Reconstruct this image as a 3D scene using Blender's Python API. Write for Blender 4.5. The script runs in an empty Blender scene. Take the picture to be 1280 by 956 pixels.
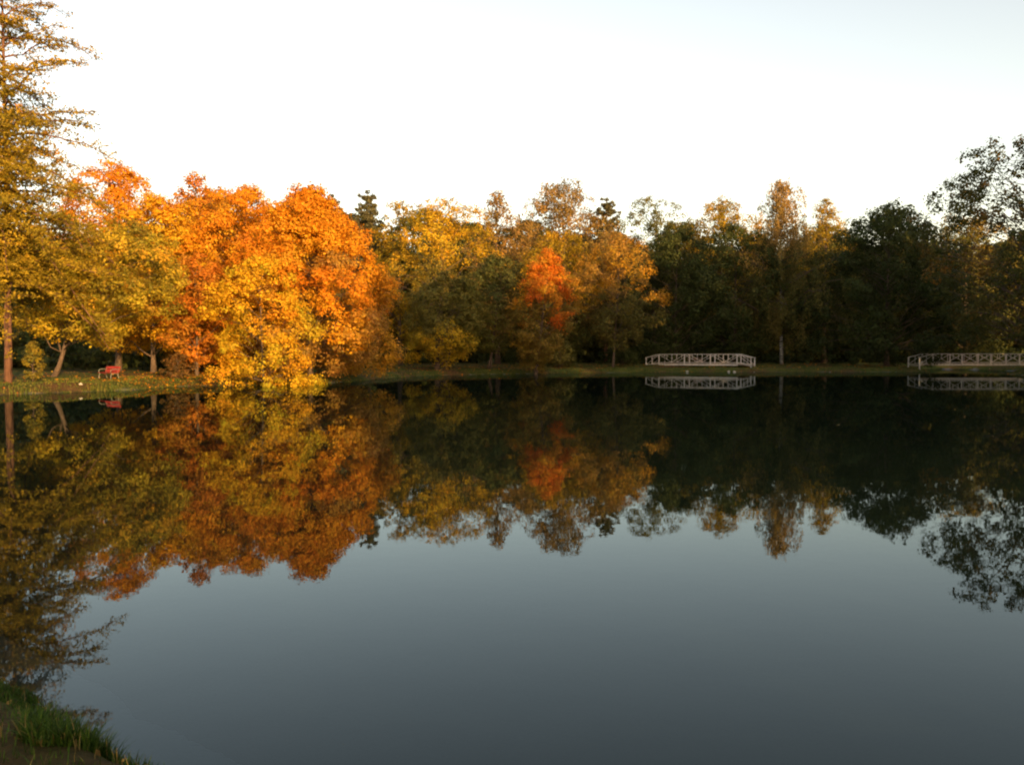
import bpy, math
import numpy as np
from mathutils import Vector

R = math.radians
S = bpy.context.scene
COL = S.collection

# ------------------------------------------------------------------ camera, sky, sun, exposure
F, CX, CY, HY = 1087.0, 640.0, 478.0, 443.0        # focal length, centre and horizon row of the photograph
EYE = 2.0                                           # metres above the water
PITCH = math.atan((CY - HY) / F)
cam_d = bpy.data.cameras.new('camera')
cam = bpy.data.objects.new('camera', cam_d); COL.objects.link(cam)
cam_d.sensor_width = 36.0; cam_d.lens = 36.0 * F / 1280.0
cam_d.clip_start = 0.05; cam_d.clip_end = 6000
cam.location = (0, 0, EYE); cam.rotation_euler = (R(90) - PITCH, 0, 0)
S.camera = cam

SUN_AZ, SUN_EL = 152.0, 8.5                         # clockwise from +Y: behind the viewer, a little to the right
w = bpy.data.worlds.new('World'); S.world = w; w.use_nodes = True
nt = w.node_tree; bg = nt.nodes['Background']
sky = nt.nodes.new('ShaderNodeTexSky'); sky.sky_type = 'NISHITA'; sky.sun_disc = False
sky.sun_elevation = R(SUN_EL); sky.sun_rotation = R(SUN_AZ)
sky.air_density = 1.0; sky.dust_density = 1.2; sky.ozone_density = 1.0
hs = nt.nodes.new('ShaderNodeHueSaturation'); hs.inputs['Saturation'].default_value = 0.8
tint = nt.nodes.new('ShaderNodeMix'); tint.data_type = 'RGBA'; tint.blend_type = 'MULTIPLY'
tint.inputs['Factor'].default_value = 1.0; tint.inputs['B'].default_value = (1.22, 0.99, 0.82, 1)
nt.links.new(sky.outputs[0], hs.inputs['Color']); nt.links.new(hs.outputs[0], tint.inputs['A'])
nt.links.new(tint.outputs['Result'], bg.inputs['Color'])
bg.inputs['Strength'].default_value = 0.15

az, el = R(SUN_AZ), R(SUN_EL)
SV = Vector((math.sin(az) * math.cos(el), math.cos(az) * math.cos(el), math.sin(el)))
sun_d = bpy.data.lights.new('sun', 'SUN'); sun_d.energy = 3.8; sun_d.angle = R(0.5); sun_d.color = (1.0, 0.60, 0.23)
sun = bpy.data.objects.new('sun', sun_d); COL.objects.link(sun)
sun.rotation_euler = SV.to_track_quat('Z', 'Y').to_euler(); sun.location = (20, -60, 40)

S.view_settings.view_transform = 'Standard'; S.view_settings.look = 'None'
S.view_settings.gamma = 1.0; S.view_settings.exposure = 1.5
S.render.engine = 'CYCLES'
S.cycles.max_bounces = 7; S.cycles.diffuse_bounces = 3; S.cycles.transmission_bounces = 4
S.cycles.transparent_max_bounces = 8; S.cycles.filter_width = 2.1

# ------------------------------------------------------------------ helpers
def at(px, py, Y):
    """the point at depth Y seen at a pixel of the photograph"""
    u, v = (px - CX) / F, (CY - py) / F
    cp, sp = math.cos(PITCH), math.sin(PITCH)
    d = (u, cp + v * sp, -sp + v * cp); t = Y / d[1]
    return (d[0] * t, Y, EYE + d[2] * t)
def wy(m):
    """distance of the water surface seen at row m (straight ahead)"""
    return F * EYE / (m - HY)
def wl(px, m):
    Y = wy(m); p = at(px, m, Y); return (p[0], Y)

def tag(o, label=None, cat=None, group=None, kind=None):
    if label: o['label'] = label
    if cat: o['category'] = cat
    if group: o['group'] = group
    if kind: o['kind'] = kind
    return o
def empty(name, loc, label, cat, group=None, rz=0.0):
    o = bpy.data.objects.new(name, None); COL.objects.link(o); o.location = loc; o.rotation_euler = (0, 0, rz)
    o.empty_display_size = 0.3
    return tag(o, label, cat, group)
def link(name, me, mat, parent=None, smooth=False):
    o = bpy.data.objects.new(name, me); COL.objects.link(o)
    if mat and not me.materials: me.materials.append(mat)
    if parent: o.parent = parent
    if smooth: me.polygons.foreach_set('use_smooth', np.ones(len(me.polygons), bool))
    return o
def copy_tree(o, parent=None):
    c = o.copy(); COL.objects.link(c); c.parent = parent
    for ch in list(o.children): copy_tree(ch, c)
    return c
def raw_mesh(name, V, Q, col=None):
    """V (n,3) vertices, Q (m,4) or (m,3) faces, col (m,3) one colour for each face"""
    V = np.asarray(V, np.float32); Q = np.asarray(Q, np.int32); k = Q.shape[1]
    me = bpy.data.meshes.new(name)
    me.vertices.add(len(V)); me.vertices.foreach_set('co', V.ravel())
    me.loops.add(Q.size); me.loops.foreach_set('vertex_index', Q.ravel())
    me.polygons.add(len(Q)); me.polygons.foreach_set('loop_start', np.arange(0, Q.size, k, dtype=np.int32))
    me.polygons.foreach_set('loop_total', np.full(len(Q), k, np.int32))
    if col is not None:
        a = me.attributes.new('leaf_colour', 'FLOAT_COLOR', 'FACE')
        c4 = np.ones((len(Q), 4), np.float32); c4[:, :3] = col; a.data.foreach_set('color', c4.ravel())
    me.update(calc_edges=True); return me
class MB:
    def __init__(s): s.v = []; s.f = []; s.n = 0
    def add(s, V, Fs):
        s.v.append(np.asarray(V, float)); s.f += [[i + s.n for i in f] for f in Fs]; s.n += len(V)
    def bar(s, a, b, wd, ht, up=(0, 0, 1)):
        """a board from a to b, wd across and ht along up"""
        a, b = np.array(a, float), np.array(b, float); d = b - a; d /= np.linalg.norm(d)
        up = np.array(up, float)
        if abs(d @ up) > 0.95: up = np.array((0, 1.0, 0))
        sd = np.cross(d, up); sd /= np.linalg.norm(sd); u = np.cross(sd, d)
        V = [p + sx * sd * wd / 2 + sy * u * ht / 2 for p in (a, b) for sx, sy in ((-1, -1), (1, -1), (1, 1), (-1, 1))]
        s.add(V, [(0, 3, 2, 1), (4, 5, 6, 7), (0, 1, 5, 4), (1, 2, 6, 5), (2, 3, 7, 6), (3, 0, 4, 7)]); return s
    def tube(s, P, rad, n=6, cap=True):
        P = np.asarray(P, float); m = len(P); V = []
        for i in range(m):
            d = P[min(i + 1, m - 1)] - P[max(i - 1, 0)]; d = d / (np.linalg.norm(d) + 1e-9)
            r = np.array((1.0, 0, 0)) if abs(d[0]) < 0.8 else np.array((0, 1.0, 0))
            a = np.cross(d, r); a /= np.linalg.norm(a); b = np.cross(d, a)
            for k in range(n):
                t = 2 * math.pi * k / n; V.append(P[i] + rad[i] * (math.cos(t) * a + math.sin(t) * b))
        Fs = [(i * n + k, i * n + (k + 1) % n, (i + 1) * n + (k + 1) % n, (i + 1) * n + k) for i in range(m - 1) for k in range(n)]
        if cap: Fs += [tuple(range(n - 1, -1, -1)), tuple((m - 1) * n + k for k in range(n))]
        s.add(V, Fs); return s
    def mesh(s, name):
        me = bpy.data.meshes.new(name); me.from_pydata(np.concatenate(s.v).tolist(), [], s.f); me.update(); return me
    def build(s, name, mat, parent=None, bevel=0.0, smooth=False):
        o = link(name, s.mesh(name), mat, parent, smooth)
        if bevel: m = o.modifiers.new('bevel', 'BEVEL'); m.width = bevel; m.segments = 1
        return o

# ------------------------------------------------------------------ materials
def mat_new(name):
    m = bpy.data.materials.new(name); m.use_nodes = True; t = m.node_tree
    for n in list(t.nodes): t.nodes.remove(n)
    return m, t, t.nodes.new('ShaderNodeOutputMaterial')
def ramp(t, stops):
    r = t.nodes.new('ShaderNodeValToRGB'); e = r.color_ramp.elements
    e[0].position, e[0].color = stops[0][0], (*stops[0][1], 1); e[1].position, e[1].color = stops[-1][0], (*stops[-1][1], 1)
    for p, c in stops[1:-1]: x = e.new(p); x.color = (*c, 1)
    return r
def noise(t, scale, detail=4, coord='Object', vec=None, rough=0.6):
    n = t.nodes.new('ShaderNodeTexNoise'); n.inputs['Scale'].default_value = scale; n.inputs['Detail'].default_value = detail
    n.inputs['Roughness'].default_value = rough
    if vec is None:
        c = t.nodes.new('ShaderNodeTexCoord'); vec = c.outputs[coord]
    t.links.new(vec, n.inputs['Vector']); return n
def simple(name, stops, scale, rough=0.8, bump=0.3, stretch=None, detail=5, spec=0.3):
    m, t, out = mat_new(name); p = t.nodes.new('ShaderNodeBsdfPrincipled')
    c = t.nodes.new('ShaderNodeTexCoord'); mp = t.nodes.new('ShaderNodeMapping'); t.links.new(c.outputs['Object'], mp.inputs[0])
    if stretch: mp.inputs['Scale'].default_value = stretch
    n = noise(t, scale, detail, vec=mp.outputs[0]); r = ramp(t, stops)
    t.links.new(n.outputs['Fac'], r.inputs[0]); t.links.new(r.outputs[0], p.inputs['Base Color'])
    p.inputs['Roughness'].default_value = rough; p.inputs['Specular IOR Level'].default_value = spec
    b = t.nodes.new('ShaderNodeBump'); b.inputs['Strength'].default_value = bump; b.inputs['Distance'].default_value = 0.03
    t.links.new(n.outputs['Fac'], b.inputs['Height']); t.links.new(b.outputs[0], p.inputs['Normal'])
    t.links.new(p.outputs[0], out.inputs[0]); return m

def leaf_material(name, transl, rough=0.55):
    m, t, out = mat_new(name)
    a = t.nodes.new('ShaderNodeAttribute'); a.attribute_name = 'leaf_colour'
    p = t.nodes.new('ShaderNodeBsdfPrincipled'); p.inputs['Roughness'].default_value = rough
    p.inputs['Specular IOR Level'].default_value = 0.1
    tr = t.nodes.new('ShaderNodeBsdfTranslucent'); mx = t.nodes.new('ShaderNodeMixShader'); mx.inputs[0].default_value = transl
    t.links.new(a.outputs['Color'], p.inputs['Base Color']); t.links.new(a.outputs['Color'], tr.inputs['Color'])
    t.links.new(p.outputs[0], mx.inputs[1]); t.links.new(tr.outputs[0], mx.inputs[2]); t.links.new(mx.outputs[0], out.inputs[0])
    return m
LEAF = leaf_material('leaves', 0.38)
NEEDLE = leaf_material('needles', 0.12, 0.6)
GRASS = leaf_material('grass_blades', 0.3, 0.5)
BARK = simple('bark', [(0.3, (0.045, 0.03, 0.02)), (0.55, (0.10, 0.07, 0.05)), (0.75, (0.17, 0.13, 0.10))], 6, 0.9, 0.8, (3, 3, 0.6))
REDBARK = simple('reddish_bark', [(0.3, (0.07, 0.035, 0.02)), (0.7, (0.17, 0.085, 0.05))], 5, 0.9, 0.8, (3, 3, 0.5))
BIRCHBARK = simple('birch_bark', [(0.38, (0.05, 0.045, 0.04)), (0.5, (0.26, 0.24, 0.21)), (0.8, (0.46, 0.43, 0.39))], 2.2, 0.75, 0.3, (1, 1, 5))
WHITE = simple('weathered_white_paint', [(0.28, (0.26, 0.23, 0.19)), (0.5, (0.50, 0.46, 0.41)), (0.75, (0.60, 0.56, 0.51))], 5, 0.65, 0.25, (1, 1, 1))
DECKWOOD = simple('grey_deck_wood', [(0.3, (0.16, 0.12, 0.09)), (0.7, (0.32, 0.26, 0.2))], 4, 0.85, 0.4)
REDPAINT = simple('red_paint', [(0.3, (0.22, 0.014, 0.004)), (0.7, (0.34, 0.026, 0.007))], 6, 0.6, 0.15)
IRON = simple('grey_green_iron', [(0.3, (0.10, 0.11, 0.09)), (0.7, (0.2, 0.2, 0.17))], 9, 0.5, 0.2)
GREYWOOD = simple('faded_plank_paint', [(0.3, (0.24, 0.13, 0.10)), (0.7, (0.38, 0.27, 0.22))], 5, 0.8, 0.3)
STONE = simple('pale_stone', [(0.3, (0.30, 0.27, 0.23)), (0.7, (0.5, 0.46, 0.4))], 7, 0.85, 0.5)

def ground_material():
    m, t, out = mat_new('bank_and_woodland_ground'); L = t.links
    p = t.nodes.new('ShaderNodeBsdfPrincipled'); p.inputs['Roughness'].default_value = 0.95; p.inputs['Specular IOR Level'].default_value = 0.1
    c = t.nodes.new('ShaderNodeTexCoord'); v = c.outputs['Object']
    n1 = noise(t, 0.22, 5, vec=v); n2 = noise(t, 2.2, 6, vec=v); n3 = noise(t, 22, 6, vec=v, rough=.72)
    grass = ramp(t, [(0.3, (0.035, 0.048, 0.010)), (0.55, (0.075, 0.09, 0.016)), (0.75, (0.12, 0.11, 0.025))]); L.new(n2.outputs['Fac'], grass.inputs[0])
    soil = ramp(t, [(0.3, (0.05, 0.032, 0.018)), (0.6, (0.13, 0.07, 0.03)), (0.8, (0.22, 0.10, 0.035))]); L.new(n3.outputs['Fac'], soil.inputs[0])
    f = ramp(t, [(0.50, (0, 0, 0)), (0.68, (1, 1, 1))])
    ad = t.nodes.new('ShaderNodeMath'); ad.operation = 'MULTIPLY_ADD'; L.new(n2.outputs['Fac'], ad.inputs[0]); ad.inputs[1].default_value = 0.45
    L.new(n1.outputs['Fac'], ad.inputs[2])
    sb = t.nodes.new('ShaderNodeMath'); sb.operation = 'SUBTRACT'; L.new(ad.outputs[0], sb.inputs[0]); sb.inputs[1].default_value = 0.2
    L.new(sb.outputs[0], f.inputs[0])
    so = t.nodes.new('ShaderNodeAttribute'); so.attribute_name = 'trodden'
    fm = t.nodes.new('ShaderNodeMath'); fm.operation = 'MAXIMUM'; L.new(f.outputs[0], fm.inputs[0]); L.new(so.outputs['Fac'], fm.inputs[1])
    mx = t.nodes.new('ShaderNodeMix'); mx.data_type = 'RGBA'; L.new(fm.outputs[0], mx.inputs['Factor']); L.new(grass.outputs[0], mx.inputs['A']); L.new(soil.outputs[0], mx.inputs['B'])
    # silt below the water line (an attribute of the sheet: 1 on the pond bed)
    a = t.nodes.new('ShaderNodeAttribute'); a.attribute_name = 'bed'
    silt = ramp(t, [(0.35, (0.020, 0.022, 0.017)), (0.7, (0.045, 0.047, 0.038))]); L.new(n2.outputs['Fac'], silt.inputs[0])
    m2 = t.nodes.new('ShaderNodeMix'); m2.data_type = 'RGBA'; L.new(a.outputs['Fac'], m2.inputs['Factor']); L.new(mx.outputs['Result'], m2.inputs['A']); L.new(silt.outputs[0], m2.inputs['B'])
    a3 = t.nodes.new('ShaderNodeAttribute'); a3.attribute_name = 'shelf'
    m3 = t.nodes.new('ShaderNodeMix'); m3.data_type = 'RGBA'; L.new(a3.outputs['Fac'], m3.inputs['Factor']); L.new(m2.outputs['Result'], m3.inputs['A']); m3.inputs['B'].default_value = (.32, .31, .31, 1)
    L.new(m3.outputs['Result'], p.inputs['Base Color'])
    b = t.nodes.new('ShaderNodeBump'); b.inputs['Strength'].default_value = 1.0; b.inputs['Distance'].default_value = 0.06
    L.new(n3.outputs['Fac'], b.inputs['Height']); L.new(b.outputs[0], p.inputs['Normal']); L.new(p.outputs[0], out.inputs[0])
    return m

def water_material():
    m, t, out = mat_new('still_pond_water'); L = t.links
    c = t.nodes.new('ShaderNodeTexCoord')
    n1 = noise(t, 0.9, 2, vec=c.outputs['Object']); n2 = noise(t, 7.0, 2, vec=c.outputs['Object'])
    ad = t.nodes.new('ShaderNodeMath'); ad.operation = 'MULTIPLY_ADD'; L.new(n2.outputs['Fac'], ad.inputs[0]); ad.inputs[1].default_value = 0.12; L.new(n1.outputs['Fac'], ad.inputs[2])
    b = t.nodes.new('ShaderNodeBump'); b.inputs['Strength'].default_value = 0.5; b.inputs['Distance'].default_value = 0.002
    L.new(ad.outputs[0], b.inputs['Height'])
    fr = t.nodes.new('ShaderNodeFresnel'); fr.inputs['IOR'].default_value = 1.333; L.new(b.outputs[0], fr.inputs['Normal'])
    g = t.nodes.new('ShaderNodeBsdfGlossy'); g.inputs['Roughness'].default_value = 0.012; g.inputs['Color'].default_value = (0.60, 0.69, 0.75, 1); L.new(b.outputs[0], g.inputs['Normal'])
    tr = t.nodes.new('ShaderNodeBsdfTransparent'); tr.inputs['Color'].default_value = (0.55, 0.66, 0.66, 1)
    df = t.nodes.new('ShaderNodeBsdfDiffuse'); df.inputs['Color'].default_value = (0.013, 0.022, 0.012, 1)      # murk scattered back by the water itself
    mk = t.nodes.new('ShaderNodeMixShader'); mk.inputs[0].default_value = 0.4; L.new(tr.outputs[0], mk.inputs[1]); L.new(df.outputs[0], mk.inputs[2])
    mx = t.nodes.new('ShaderNodeMixShader'); L.new(fr.outputs[0], mx.inputs[0]); L.new(mk.outputs[0], mx.inputs[1]); L.new(g.outputs[0], mx.inputs[2])
    L.new(mx.outputs[0], out.inputs[0]); return m

# ------------------------------------------------------------------ the pond outline and the ground
ctrl = [wl(-60, 497), wl(0, 494), wl(60, 491.5), wl(120, 489.5), wl(170, 487.5), wl(207, 484.5), wl(245, 482.5), wl(300, 481.5), wl(370, 480),
        wl(430, 478), wl(480, 473.5), wl(530, 470), wl(600, 468.3), wl(680, 467), wl(760, 466), wl(830, 465.4), wl(900, 465.2),
        wl(980, 465), wl(1060, 465), wl(1136, 465.1), (47.2, 98.6), (48.9, 102.5), (51.5, 111.0), (56.0, 116.0), (60.5, 112.0), (59.5, 103.0), (55.5, 95.0), (51.0, 89.5), (48.4, 84.0), (47.0, 76.0),
        (45.0, 66.0), (41.5, 52.0), (36.5, 40.0), (31.0, 28.0), (24.0, 16.0), (15.0, 7.0), (7.0, 3.6), (3.0, 2.9), (0.3, 3.1),
        (-1.35, 3.85), (-1.95, 4.25), (-2.6, 4.75), (-3.5, 5.6), (-6.0, 7.2), (-12.0, 9.5), (-21.0, 14.0), (-28.0, 22.0), (-30.0, 31.0), (-29.0, 36.5)]
def catmull(P, k=6):
    P = np.array(P, float); n = len(P); out = []
    for i in range(n):
        a, b, c, d = P[i - 1], P[i], P[(i + 1) % n], P[(i + 2) % n]
        for j in range(k):
            t = j / k
            out.append(0.5 * ((2 * b) + (c - a) * t + (2 * a - 5 * b + 4 * c - d) * t * t + (3 * b - a - 3 * c + d) * t ** 3))
    return np.array(out)
rg = np.random.default_rng(7)
POND = catmull(ctrl, 7)
dist_cam = np.hypot(POND[:, 0], POND[:, 1])
POND += rg.normal(0, 1, POND.shape) * np.clip(dist_cam * 0.0016, 0.02, 0.14)[:, None]

def sdist(X, Y):
    """signed distance to the shore: positive on land"""
    P = np.stack([np.ravel(X), np.ravel(Y)], 1); best = np.full(len(P), 1e18); ins = np.zeros(len(P), bool)
    for i in range(len(POND)):
        a, b = POND[i - 1], POND[i]; e = b - a; wv = P - a
        t = np.clip((wv @ e) / (e @ e), 0, 1); d = wv - t[:, None] * e
        best = np.minimum(best, (d * d).sum(1))
        cond = (a[1] > P[:, 1]) != (b[1] > P[:, 1])
        with np.errstate(divide='ignore', invalid='ignore'):
            xi = a[0] + (P[:, 1] - a[1]) * e[0] / e[1]
        ins ^= cond & (P[:, 0] < xi)
    s = np.sqrt(best); return np.where(ins, -s, s)
def sst(a, b, x):
    t = np.clip((x - a) / (b - a), 0, 1); return t * t * (3 - 2 * t)
BR1 = np.array(at(876, 456, 104.5)[:2]); BR2 = np.array(at(1222, 456, 97.0)[:2])
def height(X, Y):
    X, Y = np.ravel(X).astype(float), np.ravel(Y).astype(float); s = sdist(X, Y)
    lump = 0.05 * np.sin(X * 1.3 + 0.7 * Y) + 0.04 * np.sin(2.3 * Y - X * 0.8) + 0.03 * np.sin(X * 4.1) * np.sin(Y * 3.7)
    near = np.hypot(X, Y) < 12
    land = np.where(near, 0.36 * sst(0, 0.5, s) + 0.12 * sst(0.6, 4, s), 0.44 * sst(0, 1.7, s) + 0.26 * sst(1.5, 10, s)) + lump * sst(0, 2.5, s) * np.where(near, 0.5, 1)
    land += 2.2 * sst(40, 200, s)
    bed = -(0.13 * sst(0, 0.16, -s) + 0.42 * sst(0.50, 0.68, -s) + 1.3 * sst(1, 14, -s))
    z = np.where(s > 0, land, bed)
    r = np.hypot((X - BR1[0]) * 1.0, (Y - BR1[1] - 2.5) * 0.8); z = np.where(s > 0, z - 0.62 * (1 - sst(1.0, 4.2, r)), z)
    return z, s
def gz(x, y): return float(height(np.array([x]), np.array([y]))[0][0])

def axis(parts):
    v = []
    for a, b, st in parts: v += list(np.arange(a, b, st))
    return np.array(v + [parts[-1][1]])
gx = axis([(-2500, -400, 300), (-400, -120, 28), (-120, -60, 4), (-60, -12, 1.0), (-12, -4.5, 0.35), (-4.5, 0.5, 0.07), (0.5, 8, 0.35), (8, 72, 1.1), (72, 130, 4), (130, 400, 27), (400, 2500, 300)])
gy = axis([(-1500, -300, 200), (-300, -60, 20), (-60, -8, 3), (-8, 2.5, 0.4), (2.5, 7, 0.07), (7, 36, 1.0), (36, 66, 0.5), (66, 90, 0.8), (90, 108, 0.5), (108, 130, 1.2), (130, 200, 5), (200, 500, 50), (500, 3000, 500)])
GX, GY = np.meshgrid(gx, gy); Z, SD = height(GX, GY)
V = np.stack([GX.ravel(), GY.ravel(), Z], 1); nx, ny = len(gx), len(gy)
ii, jj = np.meshgrid(np.arange(nx - 1), np.arange(ny - 1)); k0 = (jj * nx + ii).ravel()
gm = raw_mesh('ground', V, np.stack([k0, k0 + 1, k0 + nx + 1, k0 + nx], 1))
at_b = gm.attributes.new('bed', 'FLOAT', 'POINT'); at_b.data.foreach_set('value', sst(-0.03, 0.12, -SD).astype(np.float32))
pt = np.sin(V[:, 0] * 2.1 + 1) * np.sin(V[:, 1] * 1.7) + .4 * np.sin(V[:, 0] * 7 + V[:, 1] * 5)
at_t = gm.attributes.new('trodden', 'FLOAT', 'POINT'); at_t.data.foreach_set('value', (sst(.25, .5, SD) * (np.hypot(V[:, 0], V[:, 1]) < 9) * np.clip(.75 + .5 * pt, 0, 1)).astype(np.float32))
at_s = gm.attributes.new('shelf', 'FLOAT', 'POINT'); at_s.data.foreach_set('value', (sst(.03, .15, -SD) * (1 - sst(.50, .56, -SD))).astype(np.float32))
tag(link('ground', gm, ground_material(), None, True), kind='structure', label='grassy leaf strewn bank and woodland floor round the pond')

wm = MB(); lo, hi = POND.min(0) - 6, POND.max(0) + 6
wm.add([(lo[0], lo[1], 0), (hi[0], lo[1], 0), (hi[0], hi[1], 0), (lo[0], hi[1], 0)], [(0, 1, 2, 3)])
tag(wm.build('pond_water', water_material()), kind='structure', label='still dark pond water mirroring trees and pale sky')

# ------------------------------------------------------------------ foliage
UP = np.array((0, 0, 1.0))
def unit(a): return a / (np.linalg.norm(a, axis=-1, keepdims=True) + 1e-9)
def leaves_mesh(name, C, N, L, col, rng, asp=0.62, axis_dir=None, axis_mix=0.0):
    """one folded rhombus for each leaf clump: centres C, normals N, length L"""
    n = len(C); rnd = rng.normal(size=(n, 3))
    if axis_dir is not None: rnd = unit(rnd) * (1 - axis_mix) + axis_dir * axis_mix
    a = unit(rnd - (rnd * N).sum(1, keepdims=True) * N); b = np.cross(N, a)
    L = np.broadcast_to(L, (n,)) * (0.5 + rng.uniform(0, 1, n) ** 1.6 * 1.0); W = L * asp * rng.uniform(0.7, 1.3, n)
    fold = N * (W * rng.uniform(-0.25, 0.25, n))[:, None]
    V = np.stack([C - a * L[:, None] * 0.5, C + b * W[:, None] * 0.5 + fold, C + a * L[:, None] * 0.5, C - b * W[:, None] * 0.5 + fold], 1).reshape(-1, 3)
    return raw_mesh(name, V, np.arange(n * 4).reshape(n, 4), np.clip(col, 0.003, 0.85))
def pal_pick(rng, pal, n):
    wts = np.array([p[1] for p in pal], float); wts /= wts.sum()
    return np.array([p[0] for p in pal])[rng.choice(len(pal), n, p=wts)]

def scatter(rng, SC, SR, SO, SCOL, per, L, pal, up=0.25, flat=0.8):
    """leaf centres, normals and colours round sub-clumps SC of radius SR facing SO"""
    idx = np.repeat(np.arange(len(SC)), per); n = len(idx)
    d = unit(rng.normal(size=(n, 3))); rad = SR[idx] * rng.uniform(0, 1, n) ** 0.45
    off = d * rad[:, None]; off[:, 2] *= flat
    N = unit(SO[idx] * 0.55 + d * 0.6 + rng.normal(size=(n, 3)) * 0.32 + UP * up)
    col = SCOL[idx] * 0.86 + pal_pick(rng, pal, n) * 0.14
    col = col * rng.uniform(0.82, 1.14, (n, 1)) * (1 + rng.normal(0, 0.05, (n, 3)))
    return SC[idx] + off, N, col

DOME = [(0, .78), (.12, .95), (.3, 1), (.5, .95), (.7, .8), (.85, .58), (.95, .33), (1, .12)]
OVOID = [(0, .35), (.12, .7), (.3, .98), (.5, 1), (.7, .82), (.85, .56), (.95, .3), (1, .1)]
COLUMN = [(0, .55), (.15, .9), (.4, 1), (.65, .85), (.85, .55), (1, .12)]
UMBRELLA = [(0, .55), (.2, .85), (.45, 1), (.7, .92), (.88, .6), (1, .2)]
FLAME = [(0, .5), (.15, .9), (.35, 1), (.55, .8), (.75, .5), (.9, .26), (1, .05)]

def trunk_path(rng, H, lean, bend=0.25, n=9):
    t = np.linspace(0, 1, n); p1, p2 = rng.uniform(0, 6.28, 2)
    x = lean[0] * t ** 0.8 + bend * np.sin(t * 4 + p1) * t; y = lean[1] * t ** 0.8 + bend * np.sin(t * 3.2 + p2) * t
    x -= x[0]; y -= y[0]; return np.stack([x, y, t * H - 0.15], 1)
def along(P, t):
    i = np.clip(t, 0, 1) * (len(P) - 1); k = int(min(math.floor(i), len(P) - 2)); return P[k] + (P[k + 1] - P[k]) * (i - k)
def limb(mb, rng, a, b, r0, sag=0.3, n=5, sides=5):
    t = np.linspace(0, 1, n)[:, None]; P = a + (b - a) * t; ln = np.linalg.norm(b - a)
    P[:, 2] += (np.sin(t[:, 0] * math.pi) * sag * ln * 0.25); P[1:-1] += rng.normal(0, 0.04 * ln, (n - 2, 3))
    mb.tube(P, np.linspace(r0, r0 * 0.22, n), sides)

def broadleaf(name, px, Y, top, half, label, pal, seed, low=0.25, prof=OVOID, nl=34, lobe=0.3, L=0.3, dens=1.0, cat='tree', group=None,
              lean=(0, 0), bark=None, pal_low=None, split=0.45, stems=1, trunk_r=None, nsub=20, xoff=0.0, squash=1.0, gap=0.0, shared=None):
    """a tree or bush: px base column, Y depth, top row, half crown width in pixels"""
    rng = np.random.default_rng(seed)
    X = at(px, 460, Y)[0]; z0 = gz(X, Y)
    H = at(px, top, Y)[2] - z0; Rm = half * Y / F
    root = empty(name, (X, Y, z0 - 0.03), label, cat, group)
    cb = H * low; ch = H - cb; pr = np.array(prof)
    ph = rng.uniform(0, 6.28, 4); cx = np.array((lean[0] + xoff, lean[1], 0))
    tr = MB(); bk = MB(); rt = trunk_r or max(0.06, H * 0.014)
    paths = []
    for s in range(stems):
        ln = (lean[0] + (rng.uniform(-.5, .5) * Rm * 0.5 if stems > 1 else 0), lean[1])
        P = trunk_path(rng, H * 0.86, ln, 0.03 * H * 0.3)
        if stems > 1: P[:, :2] += rng.normal(0, 0.35, 2)
        k = rt * (0.75 if stems > 1 else 1); rad = k * np.linspace(1, 0.16, len(P)); rad[0] *= 1.5
        tr.tube(P, rad, 8); paths.append(P)
    SC, SR, SO, SCOL = [], [], [], []
    T = (np.arange(nl) + rng.uniform(0, 1, nl)) / nl; T = T ** 0.92
    for i, t in enumerate(T):
        th = i * 2.39996 + rng.normal(0, 0.35)
        env = np.interp(t, pr[:, 0], pr[:, 1]) * Rm * (1 + 0.13 * math.sin(2 * th + ph[0] + 3 * t) + 0.10 * math.sin(5 * th + ph[1] + 7 * t))
        lr = lobe * Rm * rng.uniform(0.65, 1.25) * (0.8 if t > 0.85 else 1)
        lr = min(lr, 0.34 * H)
        rr = max(0.0, env - lr * 0.75) * (rng.uniform(0.75, 1.0) if i % 4 else rng.uniform(0.2, 0.6))
        tz = cb + t * (ch - lr * 0.55) + lr * 0.12
        c = np.array((math.cos(th) * rr, math.sin(th) * rr * squash, tz)) + cx * min(1.0, tz / H * 1.1)
        if c[2] - lr * 0.8 < 0.1: c[2] = lr * 0.8 + 0.1
        P = paths[i % stems]; a = along(P, np.clip((c[2] - 0.55 * rr) / (H * 0.86), 0.12, 0.97))
        limb(bk, rng, a, c, max(0.02, rt * 0.32 * (1 - 0.5 * t)))
        d = unit(rng.normal(size=(nsub, 3)) + unit(c - np.array((cx[0], cx[1], cb + ch * 0.35))) * 0.75)
        keep = rng.uniform(0, 1, nsub) > gap; d = d[keep]
        fr = rng.uniform(0.5, 1.08, len(d)); p = c + d * (lr * fr)[:, None] * np.array((1, 1, 0.82))
        pl = pal
        if pal_low is not None and (t + rng.normal(0, 0.09)) < split: pl = pal_low
        base = pal_pick(rng, pl, 1)[0]
        sc = base * 0.55 + pal_pick(rng, pl, len(d)) * 0.45
        SC.append(p); SR.append(lr * rng.uniform(0.26, 0.46, len(d))); SO.append(d); SCOL.append(sc)
    SC, SR, SO, SCOL = map(np.concatenate, (SC, SR, SO, SCOL))
    per = np.clip((SR / L) ** 2 * (5.6 if Y < 95 else 4.3) * dens, 4, 70).astype(int)
    C, N, col = scatter(rng, SC, SR, SO, SCOL, per, L, pal)
    ok = C[:, 2] > 0.03; C, N, col = C[ok], N[ok], col[ok]
    bm = bark or BARK
    tro = tr.build('trunk', bm, root, smooth=True); bk.build('branches', bm, tro, smooth=True)
    link('crown', leaves_mesh('crown', C, N, L, col, rng), LEAF, root)
    return root

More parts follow.
